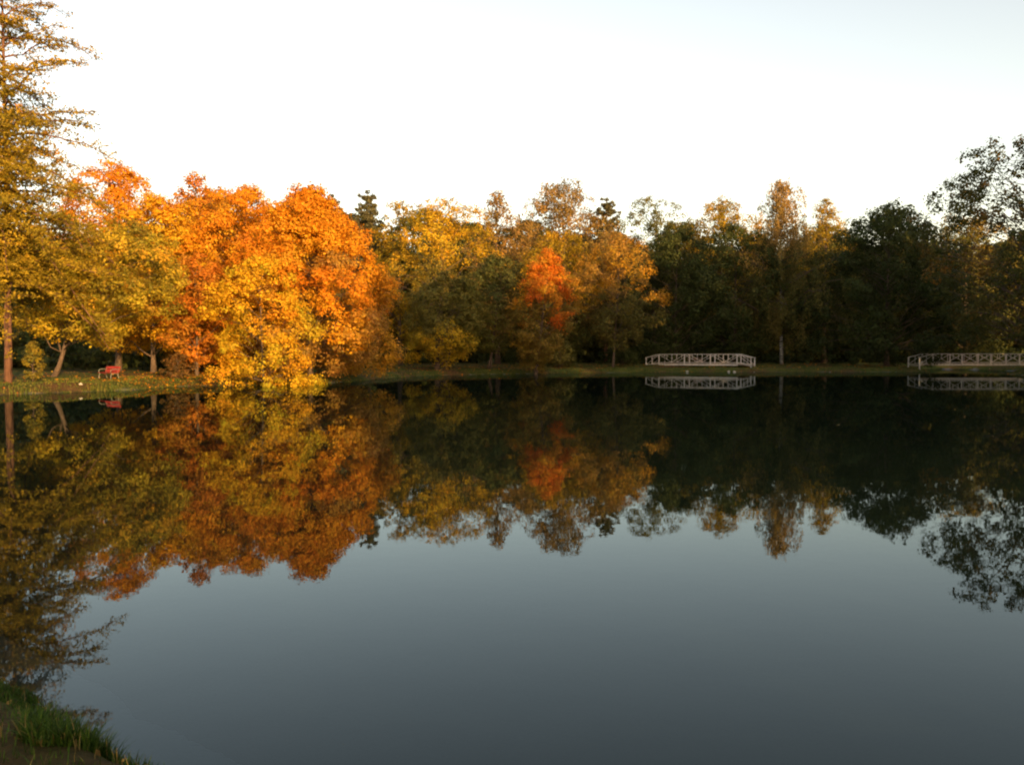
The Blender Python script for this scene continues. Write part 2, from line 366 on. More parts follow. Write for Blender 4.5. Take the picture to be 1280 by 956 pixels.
def spray_tree(name, px, Y, top, half, label, pal, seed, low=0.12, nb=60, L=0.13, cat='tree', bark=None, prof=None, rise=0.25, tufts=1.0, droop=0.30, trk=0.0085, fat=0.085, tl0=0.34, kd=26, core=0, skew=1.0, ctop=.95, group=None):
    """feathery tree: long limbs carrying flat sprays of leafy twigs with sky between them"""
    rng = np.random.default_rng(seed); X = at(px, 460, Y)[0]; z0 = gz(X, Y)
    H = at(px, top, Y)[2] - z0; Rm = half * Y / F
    root = empty(name, (X, Y, z0 - 0.03), label, cat, group); pr = np.array(prof or [(0, .75), (.2, 1), (.5, .92), (.75, .62), (1, .08)])
    tr = MB(); bk = MB(); P = trunk_path(rng, H, (0.2, 0), 0.12); tr.tube(P, np.linspace(1, 0.1, len(P)) * H * trk, 9)
    C, N, A, K = [], [], [], []
    for i in range(nb):
        t = ((i + rng.uniform(0, 1)) / nb) ** skew; th = i * 2.39996 + rng.normal(0, 0.3)
        ln = np.interp(t, pr[:, 0], pr[:, 1]) * Rm * rng.uniform(0.72, 1.12)
        z = H * (low + (0.97 - low) * t); a = along(P, z / H)
        e = np.array((math.cos(th), math.sin(th), 0.0)); n = 9; s = np.linspace(0, 1, n)
        rz = rise * rng.uniform(0.3, 1.5) * (0.4 + t)
        B = a + e * (s * ln)[:, None]; B[:, 2] += ln * (rz * s - droop * (1 - t * 0.6) * s ** 2 * rng.uniform(0.2, 1.6))
        B[1:] += np.cumsum(rng.normal(0, 0.025 * ln, (n - 1, 3)), 0)
        bk.tube(B, np.linspace(1, 0.2, n) * (0.012 * ln + 0.012), 5)
        nt_ = int(6 + ln * 3.2 * tufts); sidev = np.cross(e, UP)
        base_c = pal_pick(rng, pal, 1)[0]
        for j in range(nt_):
            u = 0.06 + 0.94 * (j + rng.uniform(0, 1)) / nt_; o = along(B, u)
            sg = 1 if j % 2 else -1; tl = ln * tl0 * (1.1 - u * 0.75) * rng.uniform(0.5, 1.3)
            dr = unit(e * rng.uniform(0.5, 1.1) + sidev * sg * rng.uniform(0.4, 1.1) * (1 - 0.6 * u) + UP * rng.uniform(-0.35, 0.4))
            q = o + dr * tl; q[2] -= tl * tl * 0.05; m_ = (o + q) / 2 + rng.normal(0, 0.04 * tl, 3)
            bk.tube([o, m_, q], [0.012, 0.009, 0.005], 3, False)
            k = int(7 + tl * kd * tufts); w_ = rng.uniform(0.08, 1.08, k)
            pts = o + (q - o) * w_[:, None] + rng.normal(0, fat, (k, 3)) * np.array((1, 1, 0.7))
            C.append(pts); A.append(np.broadcast_to(dr, (k, 3))); N.append(unit(UP * 0.5 + rng.normal(size=(k, 3)) * 0.7 - np.array((0, 0.3, 0))))
            K.append((base_c * 0.5 + pal_pick(rng, pal, k) * 0.5) * rng.uniform(0.7, 1.25, (k, 1)))
    if core:
        th = rng.uniform(0, 6.28, core); tt = rng.uniform(0.02, ctop, core); rr = np.interp(tt, pr[:, 0], pr[:, 1]) * Rm * rng.uniform(.05, .62, core) * rng.choice([1, .8], core)
        q = np.stack([np.cos(th) * rr, np.sin(th) * rr, H * (low + (.97 - low) * tt)], 1); q[:, :2] += P[4, :2] * .5
        cc, cn, ck = scatter(rng, q, rng.uniform(.3, .75, core), unit(q * np.array((1, 1, 0.0)) + 1e-3), pal_pick(rng, pal, core), np.full(core, 40), L, pal)
        C.append(cc); N.append(cn); K.append(ck); A.append(unit(rng.normal(size=cc.shape)))
    C, N, A, K = map(np.concatenate, (C, N, A, K))
    tro = tr.build('trunk', bark or BARK, root, smooth=True); bk.build('branches', bark or BARK, tro, smooth=True)
    link('crown', leaves_mesh('crown', C, N, L, K, rng, 0.45, A, 0.45), LEAF, root)
    return root

def birch(name, px, Y, top, half, label, pal, seed, L=0.22):
    rng = np.random.default_rng(seed); X = at(px, 460, Y)[0]; z0 = gz(X, Y)
    H = at(px, top, Y)[2] - z0; Rm = half * Y / F; root = empty(name, (X, Y, z0 - 0.03), label, 'tree')
    tr = MB(); bk = MB(); P = trunk_path(rng, H * 0.97, (-0.4, 0), 0.15); tr.tube(P, np.linspace(1, 0.06, len(P)) * 0.25, 9)
    pr = np.array([(0, .8), (.15, 1), (.35, .95), (.55, .72), (.66, .44), (.82, .38), (.92, .27), (1, .1)]); C, A, K = [], [], []
    for i in range(120):
        t = (i + rng.uniform()) / 120; th = i * 2.39996 + rng.normal(0, .3); z = H * (0.24 + 0.745 * t)
        ln = np.interp(t, pr[:, 0], pr[:, 1]) * Rm * rng.uniform(0.45, 1.15)
        a = along(P, (z - 0.45 * ln) / (H * .97)); e = np.array((math.cos(th), math.sin(th), 0)); s = np.linspace(0, 1, 6)
        B = a + e * (s * ln)[:, None]; B[:, 2] += ln * (0.85 * s - 0.45 * s ** 2) ; B[1:] += rng.normal(0, .04 * ln, (5, 3))
        bk.tube(B, np.linspace(1, .2, 6) * (0.012 * ln + 0.012), 4)
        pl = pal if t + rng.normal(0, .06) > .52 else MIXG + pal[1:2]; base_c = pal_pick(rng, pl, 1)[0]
        for j in range(int(28 * (1 - .6 * t ** 2))):
            u = rng.uniform(0.12, 1); o = along(B, u) + rng.normal(0, 0.2, 3)
            hl = rng.uniform(0.5, 1.0) * (3.6 - 2.5 * t) ; k = int(9 + hl * 8)
            w_ = rng.uniform(-0.12, 1, k); pts = o + np.outer(w_, np.array((e[0] * .25, e[1] * .25, -1)) * hl) + rng.normal(0, .13, (k, 3))
            C.append(pts); A.append(np.tile((0, 0, -1.0), (k, 1))); K.append((base_c * .5 + pal_pick(rng, pl, k) * .5) * rng.uniform(.7, 1.25, (k, 1)))
    C, A, K = map(np.concatenate, (C, A, K)); N = unit(rng.normal(size=C.shape) * np.array((1, 1, .4))); ok = C[:, 2] > 1.2
    tro = tr.build('trunk', BIRCHBARK, root, smooth=True); bk.build('branches', BARK, tro, smooth=True)
    link('crown', leaves_mesh('crown', C[ok], N[ok], L, K[ok], rng, 0.55, A[ok], .5), LEAF, root); return root

def pine(name, px, Y, top, half, label, pal, seed, low=0.3, L=0.42, levels=15):
    rng = np.random.default_rng(seed); X = at(px, 460, Y)[0]; z0 = gz(X, Y)
    H = at(px, top, Y)[2] - z0; Rm = half * Y / F; root = empty(name, (X, Y, z0 - 0.03), label, 'tree')
    tr = MB(); bk = MB(); P = trunk_path(rng, H * 0.985, (0, 0), 0.1); tr.tube(P, np.linspace(1, 0.1, len(P)) * H * .013, 8)
    C, A, K = [], [], []
    def tuft(p, d, r, k, c):
        C.append(p + unit(rng.normal(size=(k, 3))) * (r * rng.uniform(.1, 1, k) ** .5)[:, None] * np.array((1, 1, .75)))
        A.append(unit(d + rng.normal(0, .6, (k, 3)))); K.append((c * .6 + pal_pick(rng, pal, k) * .4) * rng.uniform(.7, 1.25, (k, 1)))
    for lv in range(levels):
        t = lv / (levels - 1); z = H * (low + (.93 - low) * t)
        for b in range(6 if t < .8 else 5):
            th = b * 6.283 / 6 + lv * .7 + rng.normal(0, .2); ln = Rm * (1.0 - .80 * t ** 1.2) * rng.uniform(.7, 1.15)
            a = along(P, z / (H * .985)); e = np.array((math.cos(th), math.sin(th), 0)); s = np.linspace(0, 1, 5)
            B = a + e * (s * ln)[:, None]; B[:, 2] += ln * ((.1 + .3 * t) * s + .28 * s ** 2) * rng.uniform(.5, 1.2)
            bk.tube(B, np.linspace(1, .25, 5) * (.015 * ln + .02), 4); c = pal_pick(rng, pal, 1)[0]
            for u in np.linspace(.35, 1.0, 5 if ln > 1.5 else 3):
                tuft(along(B, u) + rng.normal(0, .12, 3) + UP * .1, unit(e * .7 + UP * .6), (.36 + .22 * (1 - u)) * (0.8 + .08 * ln), 46, c)
    tuft(along(P, 1), UP, .42, 60, pal_pick(rng, pal, 1)[0]); tuft(along(P, .96), UP, .4, 50, pal_pick(rng, pal, 1)[0])
    C, A, K = map(np.concatenate, (C, A, K)); N = unit(rng.normal(size=C.shape))
    tro = tr.build('trunk', REDBARK, root, smooth=True); bk.build('branches', BARK, tro, smooth=True)
    link('crown', leaves_mesh('crown', C, N, L, K, rng, 0.3, A, .6), NEEDLE, root); return root

# palettes: real leaf colours
ORANGE = [((.58, .22, 0.013), 4), ((.62, .28, 0.015), 3), ((.48, .15, 0.010), 2), ((.60, .36, 0.025), 1.5)]
GOLD = [((.64, .37, 0.018), 4), ((.60, .40, 0.022), 3), ((.60, .28, 0.015), 2), ((.36, .27, 0.020), 1)]
YELLOWGREEN = [((.46, .29, 0.015), 4), ((.30, .22, 0.015), 3), ((.56, .36, 0.020), 2), ((.19, .17, 0.013), 1.6)]
AMBER = [((.42, .21, 0.015), 4), ((.48, .27, 0.020), 3), ((.34, .19, 0.015), 2)]
BROWN = [((.26, .15, .04), 4), ((.32, .19, .05), 3), ((.19, .14, .04), 3)]
OLIVEGOLD = [((.30, .20, 0.015), 4), ((.40, .25, 0.018), 3), ((.20, .155, 0.014), 3), ((.46, .20, 0.015), .5)]
OLIVE = [((.13, .12, .027), 4), ((.19, .15, .03), 3), ((.09, .10, .022), 2)]
RED = [((.58, .13, 0.013), 4), ((.62, .20, 0.015), 3), ((.44, .075, 0.010), 2)]
RUST = [((.50, .19, 0.020), 4), ((.44, .14, 0.015), 3), ((.38, .20, 0.025), 2)]
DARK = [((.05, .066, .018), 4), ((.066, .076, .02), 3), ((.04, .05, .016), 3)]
PINEG = [((.085, .08, .038), 4), ((.11, .095, .04), 3), ((.065, .07, .032), 2)]
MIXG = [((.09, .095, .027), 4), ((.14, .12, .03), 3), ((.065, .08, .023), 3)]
ROUND = [(0, .9), (.15, .98), (.35, 1), (.5, .97), (.65, .9), (.8, .74), (.9, .56), (.96, .38), (1, .2)]
BIG = [(0, .9), (.15, 1), (.35, .97), (.55, .84), (.75, .62), (.9, .38), (1, .14)]
BROAD = [(0, .55), (.15, .85), (.4, 1), (.6, .97), (.78, .82), (.92, .55), (1, .3)]

# left bank
spray_tree('feathery_tree', 10, 46.5, -100, 112, 'tall feathery olive gold tree at left edge with bare reddish trunk', [((.25, .18, .014), 4), ((.36, .24, .018), 3), ((.15, .125, .014), 3), ((.42, .20, .02), .5)], 11, low=0.235, nb=130, L=0.17, bark=REDBARK, tufts=1.1, rise=.4, droop=.6, fat=.12, core=400, skew=1.65, ctop=.5,
           prof=[(0, 1.05), (.15, 1.15), (.35, 1.0), (.55, .85), (.8, .72), (1, .25)])
broadleaf('maple_tree', 66, 52.5, 285, 112, 'yellow green leaning tree spreading above the red bench', [((.40, .29, .02), 4), ((.27, .22, .02), 3), ((.52, .36, .03), 2), ((.15, .13, .02), 3), ((.50, .25, .02), 1.2)], 12, low=0.31, nl=60, lobe=.25, L=.17, lean=(2.4, -.5), prof=BROAD, xoff=2.2, trunk_r=.15, gap=.2)
broadleaf('maple_tree', 148, 66, 205, 92, 'orange tree rounded at the top behind the yellow green tree', ORANGE, 13, low=0.15, nl=64, lobe=.26, L=.18, prof=ROUND, gap=.06, pal_low=GOLD, split=.5)
broadleaf('maple_tree', 246, 68, 218, 56, 'rusty orange tree with thin twiggy top left of the big dome', RUST, 14, low=0.12, nl=44, lobe=.32, L=.18, gap=.18)
broadleaf('maple_tree', 192, 62, 246, 80, 'golden tree between the bench and the rusty topped tree', ORANGE + GOLD, 24, low=0.2, nl=60, lobe=.27, L=.18, pal_low=GOLD, split=.5, prof=ROUND)
broadleaf('maple_tree', 332, 56.5, 325, 76, 'bright yellow tree drooping over the water', GOLD + [((.56, .25, .015), 1.5), ((.36, .31, .02), 2.5)], 15, low=0.0, nl=58, lobe=.26, L=.14, lean=(0, -1.3), prof=ROUND, gap=.2)
broadleaf('maple_tree', 246, 58.5, 318, 60, 'small orange and brown tree beside the drooping yellow one', RUST, 25, low=0.13, nl=40, lobe=.3, L=.18, prof=BROAD)
broadleaf('maple_tree', 308, 66, 236, 108, 'orange gold tree top rising left of the big dome', ORANGE, 26, low=0.1, nl=80, lobe=.24, L=.18, prof=ROUND, pal_low=AMBER)
broadleaf('maple_tree', 388, 62.5, 240, 122, 'big orange dome shaped tree with branches down to the water', ORANGE, 16, low=0.0, nl=130, lobe=.2, nsub=24, L=.175, prof=[(0, .93), (.2, 1), (.38, .95), (.53, .85), (.68, .69), (.82, .49), (.92, .3), (1, .12)], pal_low=AMBER + BROWN, split=.4, lean=(.2, -1.2))
broadleaf('maple_tree', 272, 73, 243, 128, 'broad orange brown crown filling the gap behind the left bank trees', ORANGE + AMBER, 27, low=0.08, nl=80, lobe=.24, L=.24, prof=ROUND)
broadleaf('shrub', 222, 56, 441, 23, 'small brown shrub on the bank right of the bench', [((.13, .07, .02), 3), ((.19, .10, .03), 2), ((.09, .06, .02), 2)], 17, low=0.0, nl=24, lobe=.3, L=.11, gap=.3, cat='shrub', prof=DOME, trunk_r=.03)
broadleaf('shrub', 41, 48.5, 425, 17, 'yellow green shrub beside the reddish trunk', OLIVE + [((.30, .22, .02), 3)], 18, low=0.0, nl=18, lobe=.42, L=.12, cat='shrub', prof=COLUMN, trunk_r=.03)

# far bank, from left to right
pine('pine_tree', 416, 108, 241, 40, 'dark pine with ragged top, left of the two pines', PINEG, 31)
pine('pine_tree', 462, 106, 235, 44, 'dark pine with slender leader, right of the two pines', PINEG, 32)
broadleaf('poplar_tree', 500, 102, 252, 46, 'pale gold tree with thin top next to the pines', OLIVEGOLD, 33, low=.15, nl=44, lobe=.32, L=.23, gap=.15, prof=BROAD)
broadleaf('poplar_tree', 552, 98, 248, 76, 'golden tree with airy see through top in the middle', OLIVEGOLD + GOLD, 34, low=.22, nl=56, lobe=.26, L=.23, gap=.2, pal_low=OLIVE, split=.5, prof=BROAD)
broadleaf('willow_tree', 545, 86, 345, 62, 'olive green tree over forked leaning trunks by the water', OLIVE, 35, low=.16, nl=44, lobe=.3, L=.2, stems=3, pal_low=YELLOWGREEN, split=.3, lean=(1.2, -.3), trunk_r=.16, prof=BROAD)
broadleaf('willow_tree', 611, 92, 322, 54, 'dull green tree on a single trunk leaning right', MIXG, 36, low=.2, nl=44, lobe=.3, L=.2, lean=(1.2, -.4), trunk_r=.17, pal_low=OLIVE, prof=BROAD)
broadleaf('slender_tree', 622, 112, 241, 46, 'tall narrow brown tree left of the broad brown one', BROWN, 37, low=.15, nl=44, lobe=.34, L=.24, prof=COLUMN, gap=.15)
broadleaf('oak_tree', 704, 124, 230, 84, 'broad brown tree with the highest crown in the middle', BROWN, 38, low=.2, nl=70, lobe=.25, L=.28, gap=.16, prof=BROAD)
broadleaf('maple_tree', 668, 87, 312, 46, 'small maple with bright red upper crown and green skirt', RED + [((.50, .22, .02), 5), ((.42, .26, .02), 3)], 39, low=.12, nl=60, lobe=.34, L=.17, pal_low=OLIVE + [((.30, .20, .02), 1)], split=.52, gap=.12, prof=OVOID, lean=(1.3, 0))
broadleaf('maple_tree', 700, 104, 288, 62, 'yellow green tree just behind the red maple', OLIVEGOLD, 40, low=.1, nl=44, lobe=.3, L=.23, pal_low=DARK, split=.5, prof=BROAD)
broadleaf('oak_tree', 766, 99, 292, 58, 'russet tree with layered lit branches left of the white footbridge', AMBER + BROWN, 41, low=.18, nl=52, lobe=.28, L=.21, pal_low=MIXG, split=.45, lean=(.6, 0), trunk_r=.14, prof=BROAD, gap=.08)
pine('spruce_tree', 757, 126, 245, 46, 'dark brownish conifer top between two brown crowns', PINEG, 42)
broadleaf('poplar_tree', 818, 126, 246, 60, 'thin grey green tree with wispy top', OLIVE, 43, low=.15, nl=52, lobe=.28, L=.24, gap=.25, prof=BROAD)
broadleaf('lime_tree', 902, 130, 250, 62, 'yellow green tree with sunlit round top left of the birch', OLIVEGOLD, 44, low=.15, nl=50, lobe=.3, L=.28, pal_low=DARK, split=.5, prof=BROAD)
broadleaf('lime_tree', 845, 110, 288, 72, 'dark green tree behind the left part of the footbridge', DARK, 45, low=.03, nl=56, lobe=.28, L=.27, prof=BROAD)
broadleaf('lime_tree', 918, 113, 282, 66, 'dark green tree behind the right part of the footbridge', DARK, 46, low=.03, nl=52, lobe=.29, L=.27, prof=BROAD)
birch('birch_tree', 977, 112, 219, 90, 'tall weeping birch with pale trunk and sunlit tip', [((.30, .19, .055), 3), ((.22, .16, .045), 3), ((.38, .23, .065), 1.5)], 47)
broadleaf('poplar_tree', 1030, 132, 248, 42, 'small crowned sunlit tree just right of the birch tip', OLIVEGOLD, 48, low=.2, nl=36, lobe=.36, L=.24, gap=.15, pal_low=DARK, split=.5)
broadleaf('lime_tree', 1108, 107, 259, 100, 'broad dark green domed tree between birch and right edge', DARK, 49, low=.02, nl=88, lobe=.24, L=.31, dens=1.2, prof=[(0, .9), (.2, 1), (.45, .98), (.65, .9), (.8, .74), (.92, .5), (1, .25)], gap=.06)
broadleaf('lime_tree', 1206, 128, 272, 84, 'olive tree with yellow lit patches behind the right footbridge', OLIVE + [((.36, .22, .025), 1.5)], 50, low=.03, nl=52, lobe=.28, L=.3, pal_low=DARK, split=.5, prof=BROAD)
broadleaf('ragged_tree', 1308, 80, 168, 176, 'tall dark tree reaching in from the right edge with ragged branches', [((.06, .068, .018), 4), ((.085, .08, .02), 3), ((.24, .12, .025), .8)], 57,
          low=.12, nl=190, lobe=.135, L=.27, nsub=13, gap=.36, prof=[(0, .55), (.2, .8), (.45, 1), (.65, 1), (.8, .85), (.92, .5), (1, .2)], trunk_r=.3)
broadleaf('shrub', 700, 97.5, 425, 26, 'dark green waterside shrub under the red maple', MIXG, 52, low=0, nl=18, lobe=.42, L=.17, cat='shrub', prof=DOME, trunk_r=.03)
broadleaf('shrub', 650, 99, 432, 20, 'low dark shrub right of the leaning trunk', DARK, 53, low=0, nl=16, lobe=.42, L=.17, cat='shrub', prof=DOME, trunk_r=.03)
broadleaf('shrub', 779, 103, 430, 22, 'low dark shrub just left of the footbridge with both ends in view', DARK, 54, low=0, nl=16, lobe=.42, L=.17, cat='shrub', prof=DOME, trunk_r=.03)

# unlit wood behind: two tree models, repeated
wood_lab = 'dark woodland tree in the unlit wood behind the bank trees'; wood_grp = 'dark trees of the wood behind'
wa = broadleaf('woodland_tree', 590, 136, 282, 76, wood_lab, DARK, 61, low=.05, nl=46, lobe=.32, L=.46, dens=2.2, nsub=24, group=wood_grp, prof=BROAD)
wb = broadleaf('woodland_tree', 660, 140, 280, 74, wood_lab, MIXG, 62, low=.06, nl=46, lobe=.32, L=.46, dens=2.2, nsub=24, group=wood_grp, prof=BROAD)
rg = np.random.default_rng(5)
spots = [(-60, 92), (-20, 100), (30, 84), (70, 98), (110, 88), (150, 102), (190, 92), (235, 100), (275, 92), (315, 102), (360, 96), (400, 118), (445, 126), (490, 132), (535, 128), (725, 142), (765, 138), (800, 146), (850, 138),
         (895, 146), (940, 140), (985, 148), (1030, 140), (1075, 146), (1120, 134), (1165, 144), (1250, 146), (1290, 138), (1335, 132)]
for i, (px, Y) in enumerate(spots):
    o = copy_tree(wa if i % 2 else wb); X = at(px, 460, Y)[0]; s = rg.uniform(.8, 1.02) * (.72 if px < 380 else 1)
    o.location = (X, Y, gz(X, Y) - .03); o.rotation_euler = (0, 0, rg.uniform(0, 6.28)); o.scale = (s, s, s)

# trees on the near and right banks, outside the frame: they shade the right of the view
sh_lab = 'tall leafy bank tree beyond the right edge shading the water'; sh_grp = 'shade trees along the right and near bank'
sa = broadleaf('shade_tree', 1400, 70, 190, 95, sh_lab, DARK, 71, low=.08, nl=60, lobe=.3, L=.5, group=sh_grp, prof=DOME)
SH = sa.children; sh_h = at(1400, 190, 70)[2]
shade = [(64, 74, 27), (57, 44, 28), (64, 58, 27.5), (72, 62, 29), (66, 44, 28), (50, 28, 22), (60, 27, 26), (45, 12, 21.5), (56, 8, 25), (41, -4, 25.5), (52, -12, 26), (33, -14, 21.5), (44, -22, 26), (71, 88, 25), (82, 82, 26),
         (7, -13, 9.3), (13, -14, 10), (2.5, -15, 9)]
for i, (x, y, h) in enumerate(shade):
    o = sa if i == 0 else copy_tree(sa); s = h / sh_h
    o.location = (x, y, gz(x, y) - .03); o.rotation_euler = (0, 0, i * 1.7); o.scale = (s, s, s)

# undergrowth between the trunks: nobody could count it
rng = np.random.default_rng(81); n = 900
ux = np.concatenate([rng.uniform(-75, -14, 420), rng.uniform(-30, 90, n - 420)]); uy = np.concatenate([rng.uniform(68, 90, 420), rng.uniform(114, 150, n - 420)])
zz, sdv = height(ux, uy); ok = sdv > 4; ux, uy, zz = ux[ok], uy[ok], zz[ok]
hh = rng.uniform(.6, 5.0, len(ux)); SC = np.stack([ux, uy, zz + hh * rng.uniform(.15, .95, len(ux))], 1)
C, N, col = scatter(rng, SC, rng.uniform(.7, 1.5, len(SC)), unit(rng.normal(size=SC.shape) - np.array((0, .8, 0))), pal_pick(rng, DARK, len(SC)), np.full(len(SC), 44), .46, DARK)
g0 = height(C[:, 0], C[:, 1])[0]; ok = C[:, 2] > g0 + .02
tag(link('undergrowth', leaves_mesh('undergrowth', C[ok], N[ok], .46, col[ok], rng), LEAF), 'dark leafy undergrowth filling the wood between the trunks', 'undergrowth', kind='stuff')

rng = np.random.default_rng(83); n = 2100
th = rng.uniform(-1.15, 1.15, n); rr = rng.uniform(165, 215, n); SC = np.stack([np.sin(th) * rr, np.cos(th) * rr, np.zeros(n)], 1)
SC[:, 2] = height(SC[:, 0], SC[:, 1])[0] + rng.uniform(.3, 21, n)
C, N, col = scatter(rng, SC, rng.uniform(2.0, 3.6, n), unit(rng.normal(size=SC.shape) - np.array((0, .8, 0))), pal_pick(rng, DARK, n), np.full(n, 26), 2.3, DARK)
ok = C[:, 2] > height(C[:, 0], C[:, 1])[0] + .3
tag(link('distant_wood', leaves_mesh('distant_wood', C[ok], N[ok], 2.3, col[ok], rng), LEAF), 'far dark wood closing the view between the trunks', 'wood', kind='stuff')

# ------------------------------------------------------------------ white footbridges
def footbridge(name, origin, rz, npan, plen, width, label, ramps=(True, True)):
    root = empty(name, origin, label, 'footbridge', None, rz)
    Lh = npan * plen / 2; RL, RD, DD = 1.6, 0.44, 0.24     # ramp length, drop of the handrail and of the deck
    HR = 1.2                                           # rail height above the deck
    b = MB(); k = 0.0
    while k < npan * plen - 0.01:
        b.bar((-Lh + k + .09, -width / 2 + .05, .06 - .0), (-Lh + k + .09, width / 2 - .05, .06), .165, .05); k += 0.18
    b.build('deck', DECKWOOD, root)
    for sy in (-1, 1):
        y = sy * width / 2
        MB().bar((-Lh - .06, y - sy * .10, -.03), (Lh + .06, y - sy * .10, -.03), .1, .22).build('side_beam', WHITE, root, .008)
        MB().bar((-Lh - .08, y, HR), (Lh + .08, y, HR), .12, .07).build('handrail', WHITE, root, .008)
        MB().bar((-Lh, y, .2), (Lh, y, .2), .04, .05).build('bottom_rail', WHITE, root, .006)
        for i in range(npan + 1):
            x = -Lh + i * plen; MB().bar((x, y - sy * .003, -.13), (x, y - sy * .003, HR - .037), .13, .13).build('post', WHITE, root, .008)
        for i in range(npan):
            x0 = -Lh + i * plen + .065; x1 = x0 + plen - .13; xm = (x0 + x1) / 2; a = HR - .06; d = .245
            MB().bar((x0, y, a), (xm, y, d), .045, .065, (0, 1, 0)).build('diagonal_brace', WHITE, root)
            MB().bar((x1, y, a), (xm, y, d), .049, .065, (0, 1, 0)).build('diagonal_brace', WHITE, root)
            for f in (.3, .5, .7):
                zb = d + (a - d) * abs(f - .5) * 2 + .02
                MB().bar((x0 + (x1 - x0) * f, y, zb), (x0 + (x1 - x0) * f, y, HR - .036), .041, .06).build('baluster', WHITE, root)
        for e, on in ((-1, ramps[0]), (1, ramps[1])):
            if not on: continue
            xa, xb = e * Lh, e * (Lh + RL)
            MB().bar((xb, y, -DD - .5), (xb, y, HR - RD - .037), .13, .12).build('post', WHITE, root, .008)
            MB().bar((xa + e * .09, y, HR - .015), (xb + e * .12, y, HR - RD - .005), .11, .07).build('sloping_handrail', WHITE, root, .006)
            MB().bar((xa + e * .07, y, .17), (xb - e * .07, y, .17 - DD), .05, .06).build('sloping_rail', WHITE, root)
            MB().bar((xa + e * .07, y, HR - .12), (xb - e * .07, y, .25 - DD), .044, .065, (0, 1, 0)).build('diagonal_brace', WHITE, root)
            MB().bar((xa + e * RL * .5, y, .06), (xa + e * RL * .5, y, HR - RD * .5 - .04), .04, .06).build('baluster', WHITE, root)
    for e, on in ((-1, ramps[0]), (1, ramps[1])):
        if on: MB().bar((e * (Lh + .02), 0, .04), (e * (Lh + RL), 0,   .04 - DD), width - .2, .06).build('ramp', DECKWOOD, root)
    return root
p = at(876, 456, 104.5)
footbridge('footbridge', (BR1[0], BR1[1] + .6, .82), R(-24), 3, 3.1, 2.8, 'white wooden footbridge on the far bank, wholly in view')
p = at(1163, 456, 101)
footbridge('footbridge', (p[0] + 6.8, 102.0, .86), R(2), 4, 3.4, 2.6, 'white wooden footbridge over the inlet, cut by the right edge')

# ------------------------------------------------------------------ benches
def bench(loc, rz, wid, label, plank, n_back=2):
    root = empty('park_bench', loc, label, 'bench', None, rz)      # faces local -Y
    for sx in (-1, 1):
        x = sx * (wid / 2 - .12)
        MB().tube([(x, -.27, 0), (x, -.25, .2), (x, -.20, .38), (x, -.02, .40), (x, .18, .39)], [.026, .024, .024, .024, .024], 6).build('front_leg', IRON, root, smooth=True)
        MB().tube([(x, .30, 0), (x, .22, .22), (x, .19, .42), (x, .26, .70), (x, .31, .86)], [.026, .024, .024, .022, .02], 6).build('back_leg', IRON, root, smooth=True)
        MB().tube([(x, .24, .63), (x, .05, .66), (x, -.16, .65), (x, -.26, .58), (x, -.24, .40)], [.02] * 5, 6).build('armrest', IRON, root, smooth=True)
    for i in range(3): MB().bar((-wid / 2, -.19 + i * .155, .435), (wid / 2, -.19 + i * .155, .435), .135, .035).build('seat_plank', plank, root, .006)
    for i in range(n_back):
        z = .56 + i * .19; MB().bar((-wid / 2, .185 + .075 * (z - .42) / .28, z), (wid / 2, .185 + .075 * (z - .42) / .28, z), .032, .16, (0, .26, .96)).build('back_plank', plank, root, .006)
    return root
x, y, _ = at(136, 470, 53.8)
bench((x, y, gz(x, y) - .02), R(-38), 1.7, 'red plank park bench with iron legs on the left bank', REDPAINT)
x, y, _ = at(868, 445, 111)
bench((x, y, gz(x, y) + .0), R(10), 2.2, 'faded plank bench behind the white footbridge', GREYWOOD, 3)

# ------------------------------------------------------------------ grass, fallen leaves, stones
def blades(name, pts, hgt, wid, cols, rng, lean=.45, seg=3):
    n = len(pts); th = rng.uniform(0, 6.28, n); d = np.stack([np.cos(th), np.sin(th), np.zeros(n)], 1); sd = np.stack([-d[:, 1], d[:, 0], np.zeros(n)], 1)
    h = hgt * rng.uniform(.5, 1.15, n); bend = lean * rng.uniform(.15, 1.3, n); Vs = []
    for s in range(seg + 1):
        u = s / seg; c = pts + d * (h * bend * u ** 2)[:, None] + UP * (h * (u - .25 * bend * u * u))[:, None]; ww = wid * (1 - u) ** .7 + .0006
        Vs += [c - sd * ww / 2, c + sd * ww / 2]
    V = np.stack(Vs, 1).reshape(-1, 3); k = 2 * (seg + 1); b = (np.arange(n) * k)[:, None, None]
    Q = (b + np.array([[2 * s, 2 * s + 1, 2 * s + 3, 2 * s + 2] for s in range(seg)])[None]).reshape(-1, 4)
    return raw_mesh(name, V, Q, np.repeat(cols, seg, 0))
def grass_cols(rng, n, dry=.2):
    pal = [((.05, .10, .012), 4), ((.085, .14, .016), 3), ((.035, .065, .01), 3), ((.22, .16, .05), 7 * dry)]
    return pal_pick(rng, pal, n) * rng.uniform(.7, 1.25, (n, 1))
rng = np.random.default_rng(91)
